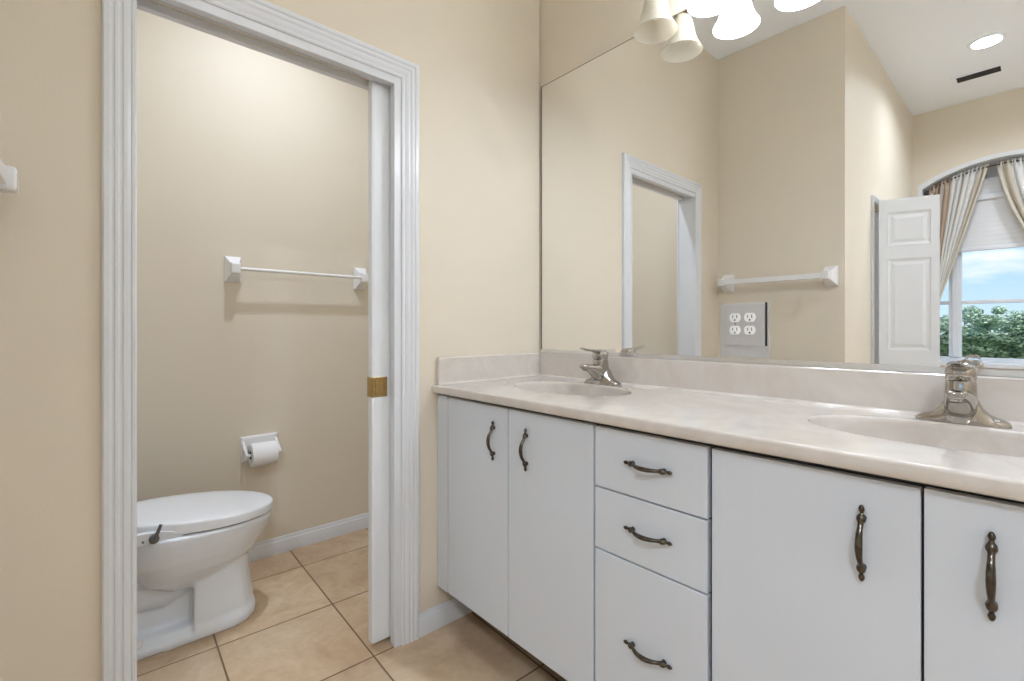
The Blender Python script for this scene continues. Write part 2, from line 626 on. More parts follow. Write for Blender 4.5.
for y0, y1 in ((MY[1] + 0.042, MY[0] - 0.042), (MY[0] + 0.042, AY0 - 0.045), (AY1 + 0.045, MY[1] - 0.042)):
    wpart('window_pane', boxes((wx - 0.004, wx, y0, y1, ASILL + 0.045, 2.36)), M_GLASS)
bm = bmesh.new()
for (p, q) in zip(arch_pts[:-1], arch_pts[1:]):
    a = [bm.verts.new((wx + dx, y, z)) for dx in (-0.02, 0.02) for (y, z) in ((p[0], 2.40), (p[0], max(p[1], 2.405)), (q[0], max(q[1], 2.405)), (q[0], 2.40))]
    bm.faces.new(a[0:4]); bm.faces.new(a[4:8][::-1]); bm.faces.new((a[1], a[5], a[6], a[2])); bm.faces.new((a[0], a[3], a[7], a[4]))
wpart('arch_panel', bm, M_TRIM)
struct('trim_3', boxes((XF - 0.158, XF + 0.0005, AY1 + 0.0125, AY0 - 0.0125, ASILL + 0.0005, ASILL + 0.006), (XF + 0.0005, XF + 0.035, AY1 - 0.03, AY0 + 0.03, ASILL - 0.03, ASILL + 0.006)), M_TRIM, 'white sill under the arched window', 'window sill', bevel=0.006)

bl = thing('window_blind', 'white half-lowered blind across the top of the arched window', 'blind', (XF - 0.135, AYC, 1.83))
bm = bmesh.new()
prof = []
zz = [0.03 + 0.02 * i for i in range(30)]
rings = [[(0.008 + (0.0008 if i % 2 else 0.0), -0.485, z), (0.008 + (0.0008 if i % 2 else 0.0), 0.485, z), (-0.006, 0.485, z), (-0.006, -0.485, z)] for i, z in enumerate(zz)]
loft(bm, rings)
finish('blind_fabric', bm, M_BLIND, bl)
finish('bottom_rail', boxes((-0.012, 0.016, -0.488, 0.488, 0.0, 0.032)), M_TRIM, bl, bevel=0.004)
finish('head_rail', boxes((-0.02, 0.03, -0.49, 0.49, 0.43, 0.475)), M_TRIM, bl, bevel=0.004)


# ------------------------------------------------------------------ casings and baseboards
CAS = [(0, 0), (0, .009), (.004, .0115), (.009, .0115), (.012, .009), (.0155, .011), (.022, .0150), (.026, .0155), (.029, .0125), (.033, .0125),
       (.038, .0165), (.043, .0175), (.046, .0145), (.050, .0145), (.054, .0185), (.064, .0185), (.068, .015), (.068, 0)]


def casing(bm, x0, x1, head, prof=CAS, f=lambda x, d, z: (x, -d, z), z0=0.0):
    rings = [[f(*p) for p in ((x0 - u, w, z0), (x0 - u, w, head + u), (x1 + u, w, head + u), (x1 + u, w, z0))] for u, w in prof]
    vr = [[bm.verts.new(p) for p in r] for r in rings]
    n = len(vr)
    for i in range(n):
        a, b = vr[i], vr[(i + 1) % n]
        for k in range(3):
            bm.faces.new((a[k], a[k + 1], b[k + 1], b[k]))
    bm.faces.new([r[0] for r in vr]); bm.faces.new([r[3] for r in vr][::-1])


OX0, OX1, OH = -1.474, -0.717, 2.0676
JX, JH = -0.744, 2.04          # edge of the pocket-side jamb and head jamb
bm = bmesh.new()
casing(bm, OX0, OX1, OH)
casing(bm, OX0, OX1, OH, f=lambda x, d, z: (x, WT + d, z))
struct('trim_1', bm, M_TRIM, 'white moulded casing around the pocket doorway', 'door casing', smooth=25)
struct('trim_4', boxes((RO0, OX0 - 0.005, 0.0, WT, 0, ROZ), (JX, OX1 - 0.0002, -0.0040, -0.0002, 0, OH - 0.0002), (OX0 + 0.0002, JX, -0.0040, -0.0002, JH, OH - 0.0002),
                       (JX + 0.003, RO1, 0.0, 0.0335, 0, JH + 0.004), (JX + 0.003, RO1, 0.0825, WT, 0, JH + 0.004),
                       (OX0 - 0.005, RO1, 0.0, 0.030, JH + 0.004, ROZ), (OX0 - 0.005, RO1, 0.0315, 0.0335, JH + 0.001, ROZ),
                       (OX0 - 0.005, RO1, 0.0825, WT, JH + 0.004, ROZ), (OX0 - 0.005, RO1, 0.0825, 0.088, JH - 0.001, JH + 0.004)),
       M_TRIM, 'white jambs lining the pocket doorway', 'door jamb', bevel=0.001)

BASE = [(0, 0), (.014, 0), (.014, .050), (.0115, .056), (.0115, .062), (.008, .066), (.0065, .074), (.004, .082), (0, .082)]


def baseboard(name, p0, p1, nrm, label):
    bm = bmesh.new()
    rings = [[(p[0] + nrm[0] * d, p[1] + nrm[1] * d, z) for d, z in BASE] for p in (p0, p1)]
    loft(bm, rings)
    return struct(name, bm, M_TRIM, label, 'baseboard', smooth=25)


baseboard('baseboard_back', (OX1 + 0.0685, 0, 0), (-0.001, 0, 0), (0, -1), 'white baseboard between the door casing and the vanity')
baseboard('baseboard_corner', (XL + 0.001, 0, 0), (OX0 - 0.0685, 0, 0), (0, -1), 'white baseboard left of the pocket doorway')
baseboard('baseboard_left', (XL, YL + 0.001, 0), (XL, -0.015, 0), (1, 0), 'white baseboard below the thick towel bar')
baseboard('baseboard_toilet', (TX0 + 0.001, YW, 0), (TX1 - 0.001, YW, 0), (0, -1), 'white baseboard behind the toilet')
baseboard('baseboard_toilet_left', (TX0, WT + 0.001, 0), (TX0, YW - 0.015, 0), (1, 0), 'white baseboard behind the toilet tank')
baseboard('baseboard_far', (XF, YB + 0.001, 0), (XF, YL - 0.015, 0), (1, 0), 'white baseboard under the arched window')
baseboard('baseboard_front', (XF + 0.015, YB, 0), (0.0, YB, 0), (0, 1), 'white baseboard behind the camera')

# ---- pocket door leaf
door = bpy.data.objects.new('door_1', None)
door.location = (-0.808, 0.058, 0.02)
COL.objects.link(door)
tag(door, 'white pocket door leaf sticking out of the right jamb', 'door', kind='structure')
DT = 0.0175
bm = bmesh.new()
pr = [(-DT + 0.001, 0.006), (-DT, 0.010), (-DT, 0.70), (DT, 0.70), (DT, 0.010), (DT - 0.001, 0.006), (DT - 0.004, 0.0), (-DT + 0.004, 0.0)]
loft(bm, [[(x, y, z) for y, x in pr] for z in (0.0, 2.034)])
finish('door_leaf', bm, M_DOOR, door)
latch = finish('latch', boxes((-0.0025, 0.058, -DT - 0.0025, -DT + 0.0002, 0.887, 0.959), (-0.0025, 0.0005, -DT - 0.0025, DT + 0.0025, 0.887, 0.959)), M_BRASS, door, bevel=0.0015)
bm = boxes((0.010, 0.018, -DT - 0.005, -DT - 0.0025, 0.898, 0.950), (0.044, 0.052, -DT - 0.005, -DT - 0.0025, 0.898, 0.950), (0.010, 0.052, -DT - 0.005, -DT - 0.0025, 0.894, 0.902))
finish('finger_pull', bm, M_BRASS, latch, bevel=0.0012)
bm = boxes((0.024, 0.038, -DT - 0.0032, -DT - 0.0024, 0.906, 0.946))
finish('pull_recess', bm, M_BRASS, latch)
for (x, z) in ((0.006, 0.923), (0.0545, 0.923)):
    bm = bmesh.new()
    lathe(bm, [(0.0035, -DT - 0.0025), (0.0032, -DT - 0.0035), (0.0001, -DT - 0.004)], (x, 0, z), 'Y', 12)
    finish('screw', bm, M_BRASS, latch)

# ---- bifold closet leaf
p0, p1 = Vector((-2.478, -0.812, 0)), Vector((-2.585, -1.11, 0))
dv = (p1 - p0)
LW = dv.length
leaf = bpy.data.objects.new('door_2', None)
leaf.location = (p0.x, p0.y, 0.012)
leaf.rotation_euler = (0, 0, math.atan2(dv.y, dv.x))
COL.objects.link(leaf)
tag(leaf, 'narrow white closet door leaf with raised panels, standing open, seen in the mirror', 'door', kind='structure')
LZ = 2.02
bm = bmesh.new()
box(bm, 0, LW, -0.012, 0.012, 0, LZ)
pan = [(0.17, 0.80), (1.0, 1.615), (1.705, 1.93)]
xs = (0, 0.045, LW - 0.045, LW)
for s in (-1, 1):
    ya, yb = (0.012, 0.0165) if s > 0 else (-0.0165, -0.012)
    box(bm, 0, xs[1], ya, yb, 0, LZ)
    box(bm, xs[2], LW, ya, yb, 0, LZ)
    zl = 0.0
    for z0, z1 in pan:
        box(bm, xs[1], xs[2], ya, yb, zl, z0)
        zl = z1
    box(bm, xs[1], xs[2], ya, yb, zl, LZ)
finish('door_leaf', bm, M_DOOR, leaf)
for z0, z1 in pan:
    bm = bmesh.new()
    for s in (-1, 1):
        rings = []
        for ins, d in ((0.001, 0.012), (0.001, 0.0155), (0.014, 0.0125), (0.022, 0.0122), (0.040, 0.0155), (0.046, 0.0158)):
            rings.append([(xs[1] + ins, s * d, z0 + ins), (xs[2] - ins, s * d, z0 + ins), (xs[2] - ins, s * d, z1 - ins), (xs[1] + ins, s * d, z1 - ins)])
        loft(bm, rings, cap0=False)
    finish('raised_panel', bm, M_DOOR, leaf)
bm = bmesh.new()
casing(bm, CX0, CX1, CZ, prof=[(u * 0.5, w) for u, w in CAS], f=lambda x, d, z: (x, YL - d, z))
struct('trim_5', bm, M_TRIM, 'white casing around the closet doorway, seen in the mirror', 'door casing', smooth=25)
leaf2 = finish('door_3', boxes((CX0 + 0.01, CX1 - 0.345, YL + 0.03, YL + 0.06, 0.012, 2.03)), M_DOOR, None, bevel=0.002)
tag(leaf2, 'closed closet door leaf behind the open one', 'door', kind='structure')

# ------------------------------------------------------------------ towel bars
def post(bm, w, h, d):
    """plate on the wall at y=0, protruding to -y; facetted pillar"""
    def rc(a, b, y, r=0.0):
        return [(-a, y, -b), (a, y, -b), (a, y, b), (-a, y, b)]
    loft(bm, [rc(w / 2, h / 2, 0), rc(w / 2, h / 2, -0.010), rc(w / 2 - 0.004, h / 2 - 0.004, -0.014), rc(w * 0.27, h * 0.23, -d * 0.62), rc(w * 0.27, h * 0.2, -d + 0.004), rc(w * 0.24, h * 0.17, -d)])


def towel_bar(loc, rz, L, w, h, d, bar_r, square, label, group):
    t = thing('towel_bar', label, 'towel bar', loc, rz, group)
    for s in (-1, 1):
        bm = bmesh.new()
        post(bm, w, h, d)
        bmesh.ops.translate(bm, verts=bm.verts[:], vec=(s * L / 2, 0, 0))
        finish('post', bm, M_CERAM, t, bevel=0.003)
    bm = bmesh.new()
    if square:
        box(bm, -L / 2 + w * 0.2, L / 2 - w * 0.2, -d * 0.78 - bar_r, -d * 0.78 + bar_r, -bar_r, bar_r)
        finish('bar', bm, M_BAR, t, bevel=0.002)
    else:
        lathe(bm, [(bar_r, -L / 2 + w * 0.2), (bar_r, L / 2 - w * 0.2)], (0, -d * 0.8, 0), 'X', 16)
        finish('bar', bm, M_BAR, t, smooth=40)
    return t


towel_bar((-0.7275, YW, 1.442), 0, 0.642, 0.072, 0.125, 0.082, 0.0085, False, 'white towel bar on the wall above the toilet paper holder', None)
towel_bar((XL, -0.392, 1.475), PI / 2, 0.622, 0.078, 0.125, 0.138, 0.0165, True, 'thick white towel bar on the short wall beside the doorway, mostly seen in the mirror', None)

# ------------------------------------------------------------------ toilet paper holder and roll
tp = thing('toilet_paper_holder', 'white ceramic toilet paper holder on the wall beside the toilet', 'toilet paper holder', (-0.932, YW, 0.56))
bm = bmesh.new()
def rr(a, b, y):
    return [(-a, y, -b), (a, y, -b), (a, y, b), (-a, y, b)]
loft(bm, [rr(0.085, 0.064, 0), rr(0.085, 0.064, -0.010), rr(0.078, 0.057, -0.016)])
finish('wall_plate', bm, M_CERAM, tp, bevel=0.004)
for s in (-1, 1):
    bm = bmesh.new()
    x0, x1 = (s * 0.0675, s * 0.080)
    pr = [(-0.014, 0.045), (-0.06, 0.012), (-0.088, -0.004), (-0.094, -0.016), (-0.088, -0.03), (-0.072, -0.034), (-0.014, -0.03)]
    loft(bm, [[(x, y, z) for y, z in pr] for x in (min(x0, x1), max(x0, x1))])
    finish('arm', bm, M_CERAM, tp, bevel=0.003)
bm = bmesh.new()
lathe(bm, [(0.0075, -0.067), (0.0075, 0.067)], (0, -0.078, -0.017), 'X', 16)
finish('roller', bm, M_WHITEPL, tp, smooth=40)
roll = thing('toilet_paper_roll', 'white toilet paper roll on the ceramic wall holder', 'toilet paper', (-0.932, YW - 0.078, 0.543))
bm = bmesh.new()
lathe(bm, [(0.021, -0.056), (0.054, -0.056), (0.0555, -0.0545), (0.0555, 0.0545), (0.054, 0.056), (0.021, 0.056)], (0, 0, 0), 'X', 40, close=True)
finish('paper', bm, M_PAPER, roll, smooth=40)
bm = bmesh.new()
lathe(bm, [(0.0195, -0.0555), (0.0208, -0.0555), (0.0208, 0.0555), (0.0195, 0.0555)], (0, 0, 0), 'X', 32, close=True)
finish('core', bm, M_CORE, roll, smooth=40)

# ------------------------------------------------------------------ toilet
TC = (-1.30, 0.635, 0.0)
toi = thing('toilet', 'white elongated toilet with closed lid behind the left door casing', 'toilet', TC)


def egg(xf, xb, hw, z, n=40, cy=0.0, pf=2.1, pb=3.0, wide=0.42):
    """egg outline: round front at xf, blunter back at xb"""
    xm = xb + (xf - xb) * wide
    out = []
    for i in range(n):
        a = 2 * PI * i / n
        c, s = math.cos(a), math.sin(a)
        if c >= 0:
            out.append((xm + (xf - xm) * abs(c) ** (2 / pf), cy + hw * math.copysign(abs(s) ** (2 / pf), s), z))
        else:
            out.append((xm - (xm - xb) * abs(c) ** (2 / pb), cy + hw * math.copysign(abs(s) ** (2 / pb), s), z))
    return out


def tl(x):           # world x -> local
    return x - TC[0]


bm = bmesh.new()
# bowl
loft(bm, [egg(tl(-1.17), tl(-1.36), 0.075, 0.185), egg(tl(-1.095), tl(-1.43), 0.112, 0.225), egg(tl(-1.052), tl(-1.46), 0.145, 0.27), egg(tl(-1.022), tl(-1.49), 0.168, 0.32),
          egg(tl(-1.000), tl(-1.50), 0.182, 0.365), egg(tl(-0.990), tl(-1.51), 0.190, 0.40), egg(tl(-0.988), tl(-1.51), 0.191, 0.418), egg(tl(-0.994), tl(-1.505), 0.184, 0.424)])
# front pedestal
def ped(xf, xb, hw, z):
    pts = []
    n = 14
    for i in range(n + 1):
        a = -PI / 2 + PI * i / n
        pts.append((xf - 0.13 + 0.13 * math.cos(a) ** 0.9 if math.cos(a) > 1e-6 else xf - 0.13, hw * math.sin(a), z))
    return pts + [(xb, hw, z), (xb, -hw, z)]
loft(bm, [ped(tl(-1.048), tl(-1.278), 0.118, 0.0), ped(tl(-1.048), tl(-1.278), 0.118, 0.03), ped(tl(-1.058), tl(-1.277), 0.108, 0.06), ped(tl(-1.068), tl(-1.276), 0.103, 0.14),
          ped(tl(-1.074), tl(-1.275), 0.104, 0.20), ped(tl(-1.076), tl(-1.275), 0.107, 0.25), ped(tl(-1.08), tl(-1.27), 0.112, 0.29)])
# foot plate running back
fp = lambda ins, z: [(tl(-1.62) + ins, -0.10 + ins, z), (tl(-1.30), -0.118 + ins, z), (tl(-1.25), -0.118 + ins, z), (tl(-1.25), 0.118 - ins, z), (tl(-1.30), 0.118 - ins, z), (tl(-1.62) + ins, 0.10 - ins, z)]
loft(bm, [fp(0, 0), fp(0, 0.02), fp(0.006, 0.03), fp(0.03, 0.05)])
# core and trapway
box(bm, tl(-1.60), tl(-1.25), -0.034, 0.034, 0.02, 0.30)
sweep(bm, [(tl(-1.29), 0, 0.185), (tl(-1.36), 0, 0.172), (tl(-1.43), 0, 0.185), (tl(-1.49), 0, 0.225), (tl(-1.54), 0, 0.225), (tl(-1.565), 0, 0.17), (tl(-1.565), 0, 0.03)],
      [0.045, 0.060, 0.066, 0.064, 0.062, 0.066, 0.075], 20)
sweep(bm, [(tl(-1.25), 0, 0.300), (tl(-1.34), 0, 0.288), (tl(-1.44), 0, 0.305), (tl(-1.54), 0, 0.34)], [0.075, 0.092, 0.095, 0.09], 20)
# rear deck under the tank
loft(bm, [superellipse(tl(-1.57), 0, 0.13, 0.14, 0.30, 32, 5), superellipse(tl(-1.58), 0, 0.15, 0.165, 0.37, 32, 5), superellipse(tl(-1.58), 0, 0.155, 0.165, 0.42, 32, 5)])
for v in bm.verts:          # the rim rises a little to the rear
    k = max(0.0, min(1.0, (v.co.z - 0.30) / 0.11))
    v.co.z += k * (0.06 * (-1.0 - v.co.x - TC[0]) - 0.021)
bw = finish('bowl', bm, M_PORC, toi)
rm = bw.modifiers.new('remesh', 'REMESH')
rm.mode = 'VOXEL'
rm.voxel_size = 0.006
rm.use_smooth_shade = True
sm = bw.modifiers.new('smooth', 'SMOOTH')
sm.factor = 0.5
sm.iterations = 5
for s in (-1, 1):
    bm = bmesh.new()
    lathe(bm, [(0.015, 0.0), (0.015, 0.012), (0.012, 0.022), (0.0001, 0.026)], (tl(-1.44), s * 0.088, 0.038), 'Z', 20)
    finish('bolt_cap', bm, M_WHITEPL, toi, smooth=40)
# lid: deep skirted, rising towards the back where the bidet plate lifts it
def z_bot(x): return 0.4075 + 0.06 * (-1.0 - x - TC[0])
def z_top(x): return 0.4405 + 0.098 * (-1.0 - x - TC[0])
def lidring(ins, t):
    pts = egg(tl(-0.985) - ins, tl(-1.53) + ins, 0.186 - ins, 0, 56, pf=2.05, pb=2.3, wide=0.53)
    return [(x, y, z_bot(x) + t * (z_top(x) - z_bot(x))) for x, y, _ in pts]
bm = bmesh.new()
loft(bm, [lidring(0.005, 0.0), lidring(0.0, 0.08), lidring(0.0, 0.78), lidring(0.0015, 0.90), lidring(0.005, 0.965), lidring(0.012, 1.0), lidring(0.05, 1.04), lidring(0.12, 1.06)])
finish('lid', bm, M_SEAT, toi, smooth=50)
bm = bmesh.new()
def gapring(dz):
    pts = egg(tl(-0.998), tl(-1.51), 0.173, 0, 48, pf=2.05, pb=2.3, wide=0.53)
    return [(x, y, z_bot(x) + dz) for x, y, _ in pts]
loft(bm, [gapring(-0.012), gapring(0.0)])
finish('seat_gap_shade', bm, M_GREYKNOB, toi)  # solid dark ring painted as the shade between lid and bowl
# bidet attachment: cheeks either side of the raised lid, joined under it
bm = bmesh.new()
side = [(-1.316, 0.420), (-1.322, 0.428), (-1.335, 0.440), (-1.355, 0.450), (-1.385, 0.457), (-1.43, 0.4605), (-1.53, 0.464), (-1.53, 0.421), (-1.45, 0.421), (-1.38, 0.4205), (-1.33, 0.4165)]
box(bm, tl(-1.53), tl(-1.47), -0.157, 0.157, 0.4305, 0.4345)
finish('bidet_plate', bm, M_SEAT, toi)
for sg in (1, -1):
    bm = bmesh.new()
    loft(bm, [[(tl(x), sg * y, z) for x, z in side] for y in (0.158, 0.176, 0.179)])
    bid = finish('bidet_panel', bm, M_SEAT, toi, smooth=40, bevel=0.002)
bm = bmesh.new()
lathe(bm, [(0.004, 0.0), (0.0150, 0.0), (0.0150, -0.010), (0.012, -0.014), (0.0001, -0.015)], (tl(-1.402), -0.179, 0.438), 'Y', 20)
sweep(bm, [(tl(-1.402), -0.190, 0.438), (tl(-1.394), -0.194, 0.458), (tl(-1.384), -0.194, 0.486)], [0.0065, 0.006, 0.005], 10)
finish('control_knob', bm, M_GREYKNOB, bid, smooth=50)
bm = bmesh.new()
lathe(bm, [(0.004, 0.0), (0.004, -0.003), (0.0001, -0.0035)], (tl(-1.432), -0.179, 0.434), 'Y', 10)
finish('dial_mark', bm, M_GREYKNOB, bid)
# tank
bm = bmesh.new()
loft(bm, [superellipse(tl(-1.66), 0, 0.085, 0.20, 0.436, 40, 7), superellipse(tl(-1.665), 0, 0.10, 0.225, 0.50, 40, 7), superellipse(tl(-1.67), 0, 0.108, 0.235, 0.755, 40, 7)])
finish('tank', bm, M_PORC, toi, smooth=45)
bm = bmesh.new()
loft(bm, [superellipse(tl(-1.67), 0, 0.114, 0.244, 0.756, 40, 7), superellipse(tl(-1.67), 0, 0.116, 0.246, 0.762, 40, 7), superellipse(tl(-1.67), 0, 0.116, 0.246, 0.785, 40, 7), superellipse(tl(-1.67), 0, 0.108, 0.238, 0.794, 40, 7)])
finish('tank_lid', bm, M_PORC, toi, smooth=45)
bm = bmesh.new()
sweep(bm, [(tl(-1.552), -0.16, 0.70), (tl(-1.545), -0.13, 0.70), (tl(-1.545), -0.09, 0.696)], [0.008, 0.006, 0.007], 12)
finish('flush_lever', bm, M_CHROME, toi, smooth=50)

# ------------------------------------------------------------------ vanity cabinets
XFR = -0.5616
CB, CT = 0.161, 0.9082
HAND_GROUP = None


def pull_mesh():
    """bow pull lying along local z, standing off along local -x from x=0"""
    bm = bmesh.new()
    key = [(-0.066, .006, .0012), (-0.0645, .006, .0028), (-0.061, .0062, .0044), (-0.0575, .0064, .0047), (-0.0545, .0066, .0034), (-0.052, .007, .0030), (-0.0495, .0075, .0046), (-0.0465, .0085, .0064),
           (-0.0425, .0095, .0072), (-0.0395, .0105, .0066), (-0.037, .0115, .0050), (-0.034, .0135, .0043), (-0.028, .0178, .0044), (-0.020, .0225, .0050), (-0.010, .0258, .0056), (0, .0268, .0058)]
    pts = key + [(-a, b, c) for a, b, c in key[:-1][::-1]]
    sweep(bm, [(-o, 0, t) for t, o, r in pts], [r for t, o, r in pts], 12, up=Vector((0, 1, 0)))
    for s in (-1, 1):
        lathe(bm, [(0.0065, 0.0), (0.006, -0.004), (0.0045, -0.0095)], (0, 0, s * 0.0425), 'X', 14)
    me_o = finish('handle', bm, M_PULL, None, smooth=60)
    return me_o


proto_pull = pull_mesh()
first_pull = [True]


def place_pull(parent, y, z, horizontal=False):
    if first_pull[0]:
        o = proto_pull
        first_pull[0] = False
    else:
        o = proto_pull.copy()
        COL.objects.link(o)
    o.parent = parent
    o.location = (XFR - parent_x(parent) - 0.0004, y - parent_y(parent), z - parent_z(parent))
    o.rotation_euler = (PI / 2, 0, 0) if horizontal else (0, 0, 0)
    return o


def parent_x(o): return o['_wx']
def parent_y(o): return o['_wy']
def parent_z(o): return o['_wz']


def front(name, cab, y0, y1, z0, z1, g=0.0021):
    """door or drawer front slab; origin at its lower middle"""
    yc = (y0 + y1) / 2
    bm = bmesh.new()
    box(bm, XFR, XFR + 0.018, y0 + g, y1 - g, z0 + g, z1 - g)
    bmesh.ops.translate(bm, verts=bm.verts[:], vec=(-XFR, -yc, -z0))
    o = finish(name, bm, M_CAB, cab, bevel=0.0012, segs=2)
    o.location = (XFR - cab.location.x, yc - cab.location.y, z0 - cab.location.z)
    o['_wx'], o['_wy'], o['_wz'] = XFR, yc, z0
    return o


def cabinet(name, label, y0, y1):
    c = thing(name, label, 'cabinet', (-0.27, (y0 + y1) / 2, 0.0), group=None)
    def part(n, bm, m, **k):
        bmesh.ops.translate(bm, verts=bm.verts[:], vec=(0.27, -(y0 + y1) / 2, 0))
        return finish(n, bm, m, c, **k)
    part('body', boxes((XFR + 0.0215, -0.002, y0 + 0.0008, y1 - 0.0008, CB, 0.745), (XFR + 0.0215, -0.50, y0 + 0.0008, y1 - 0.0008, 0.745, CT),
                       (-0.02, -0.002, y0 + 0.0008, y1 - 0.0008, 0.745, CT)), M_CABIN)
    part('toe_kick', boxes((-0.385, -0.37, y0 + 0.0008, y1 - 0.0008, 0.0, CB - 0.0005)), M_TOE)
    part('bottom_panel', boxes((XFR + 0.021, -0.38, y0 + 0.0008, y1 - 0.0008, CB - 0.003, CB)), M_TOE)
    return c


DZ1 = 0.8990
c1 = cabinet('sink_cabinet', 'white sink cabinet with two doors beside the pocket doorway', -0.767, -0.003)
bm = boxes((XFR, XFR + 0.018, -0.0728, -0.004, CB, 0.8990))
bmesh.ops.translate(bm, verts=bm.verts[:], vec=(0.27, 0.385, 0))
finish('filler_strip', bm, M_CAB, c1, bevel=0.001)
d = front('door', c1, -0.4185, -0.076, CB, DZ1); place_pull(d, -0.349, 0.783)
d = front('door', c1, -0.7655, -0.4185, CB, DZ1); place_pull(d, -0.507, 0.783)
c2 = cabinet('drawer_cabinet', 'white cabinet of three drawers in the middle of the vanity', -1.081, -0.767)
for z0, z1, hz in ((0.737, DZ1 - 0.001, 0.8215), (0.574, 0.737, 0.659), (CB, 0.574, 0.3745)):
    d = front('drawer', c2, -1.0785, -0.768, z0, z1); place_pull(d, -0.9305, hz, True)
c3 = cabinet('sink_cabinet', 'white sink cabinet with two doors at the right edge of the photo', -1.858, -1.081)
d = front('door', c3, -1.432, -1.084, CB, DZ1 - 0.002); place_pull(d, -1.353, 0.7835)
d = front('door', c3, -1.782, -1.432, CB, DZ1); place_pull(d, -1.511, 0.7875)
bm = boxes((XFR, XFR + 0.018, -1.856, -1.783, CB, CT))
bmesh.ops.translate(bm, verts=bm.verts[:], vec=(0.27, 1.4695, 0))
finish('filler_strip', bm, M_CAB, c3, bevel=0.001)

# ------------------------------------------------------------------ countertop with moulded sinks
ZC = 0.9397
YE = -1.872
SX, SRX, SRY = -0.266, 0.150, 0.240
SINKS = (-0.418, -1.430)
ct = thing('countertop', 'cream marble-look vanity top with two moulded oval sinks', 'countertop', (-0.3, -0.93, 0.905))
CO = Vector((0.3, 0.93, -0.905))


def cpart(name, bm, m, parent=ct, **k):
    bmesh.ops.translate(bm, verts=bm.verts[:], vec=CO)
    return finish(name, bm, m, parent, **k)


bm = bmesh.new()
XT = -0.578          # flat top ends here, eased front edge begins
NE = 72
ys = [-0.001 + (YE + 0.001) * i / 40 for i in range(41)]
front_row = [bm.verts.new((XT, y, ZC)) for y in ys]
back_row = [bm.verts.new((0.004, y, ZC)) for y in ys]
edges = []
for i in range(40):
    edges.append(bm.edges.new((front_row[i], front_row[i + 1])))
    edges.append(bm.edges.new((back_row[i], back_row[i + 1])))
edges.append(bm.edges.new((front_row[0], back_row[0])))
edges.append(bm.edges.new((front_row[-1], back_row[-1])))
rims = []
for sy in SINKS:
    rv = [bm.verts.new((SX + (SRX + 0.006) * math.cos(2 * PI * k / NE), sy + (SRY + 0.006) * math.sin(2 * PI * k / NE), ZC)) for k in range(NE)]
    for k in range(NE):
        edges.append(bm.edges.new((rv[k], rv[(k + 1) % NE])))
    rims.append((sy, rv))
bmesh.ops.triangle_fill(bm, use_beauty=True, use_dissolve=False, edges=edges)
# remove any faces filled over the sinks
kill = []
for f in bm.faces:
    c = f.calc_center_median()
    for sy in SINKS:
        if ((c.x - SX) / (SRX + 0.005)) ** 2 + ((c.y - sy) / (SRY + 0.005)) ** 2 < 0.98:
            kill.append(f)
            break
bmesh.ops.delete(bm, geom=kill, context='FACES_ONLY')
basins = []
for sy, rv in rims:
    bb = bmesh.new()
    prev = [bb.verts.new(v.co) for v in rv]
    prof = [(1.0, -0.0012, 0.002), (1.0, -0.004, 0.0), (0.996, -0.014, 0), (0.990, -0.036, 0), (0.975, -0.066, 0), (0.94, -0.095, 0), (0.84, -0.122, 0), (0.66, -0.137, 0), (0.42, -0.145, 0), (0.2, -0.149, 0), (0.09, -0.151, 0)]
    for sc, dz, ex in prof:
        ring = [bb.verts.new((SX + (SRX * sc + ex) * math.cos(2 * PI * k / NE), sy + (SRY * sc + ex) * math.sin(2 * PI * k / NE), ZC + dz)) for k in range(NE)]
        for k in range(NE):
            j = (k + 1) % NE
            bb.faces.new((prev[k], prev[j], ring[j], ring[k]))
        prev = ring
    bb.faces.new(prev)
    basins.append(bb)
# rolled front edge
pr = [(XT - 0.0028, ZC - 0.0004), (XT - 0.0052, ZC - 0.0016), (XT - 0.0070, ZC - 0.0040), (XT - 0.0076, ZC - 0.0070), (XT - 0.0078, ZC - 0.018), (XT - 0.0074, ZC - 0.0250), (XT - 0.0062, ZC - 0.0282), (XT - 0.004, ZC - 0.0300), (XT - 0.001, ZC - 0.0306), (XFR + 0.03, ZC - 0.0306)]
prev = front_row
for x, z in pr:
    row = [bm.verts.new((x, y, z)) for y in ys]
    for i in range(40):
        bm.faces.new((prev[i], prev[i + 1], row[i + 1], row[i]))
    if prev is front_row:
        firstrow = row
    prev = row
# end caps of the front roll
for idx in (0, 40):
    loopv = [bm.verts.new((x, ys[idx], z)) for x, z in [(XT, ZC)] + pr]
    try:
        bm.faces.new(loopv)
    except Exception:
        pass
cpart('slab', bm, M_MARBLE, smooth=35)
for bb in basins:
    cpart('basin', bb, M_MARBLE, smooth=50)
bm = boxes((-0.020, 0.005, YE + 0.002, -0.0205, ZC + 0.0003, 1.0435))
cpart('backsplash', bm, M_MARBLE, bevel=0.004, segs=3)
bm = boxes((-0.566, -0.0, -0.020, -0.001, ZC + 0.0003, 1.0435))
cpart('side_splash', bm, M_MARBLE, bevel=0.004, segs=3)
# soft cove along the splash foot
bm = bmesh.new()
cv = [(-0.020, 0.0003), (-0.020, 0.007), (-0.0222, 0.003), (-0.027, 0.0003)]
loft(bm, [[(x, y, ZC + z) for x, z in cv] for y in (YE + 0.002, -0.0205)])
cv2 = [(-0.020, 0.0003), (-0.020, 0.007), (-0.0222, 0.003), (-0.027, 0.0003)]
loft(bm, [[(x, y, ZC + z) for y, z in cv2] for x in (-0.565, -0.021)])
cpart('cove', bm, M_MARBLE, smooth=60)
for sy in SINKS:
    bm = bmesh.new()
    lathe(bm, [(0.0001, -0.153), (0.023, -0.153), (0.023, -0.1485), (0.019, -0.1485), (0.016, -0.151), (0.0001, -0.1515)], (SX, sy, ZC), 'Z', 28)
    cpart('drain', bm, M_CHROME, smooth=40)

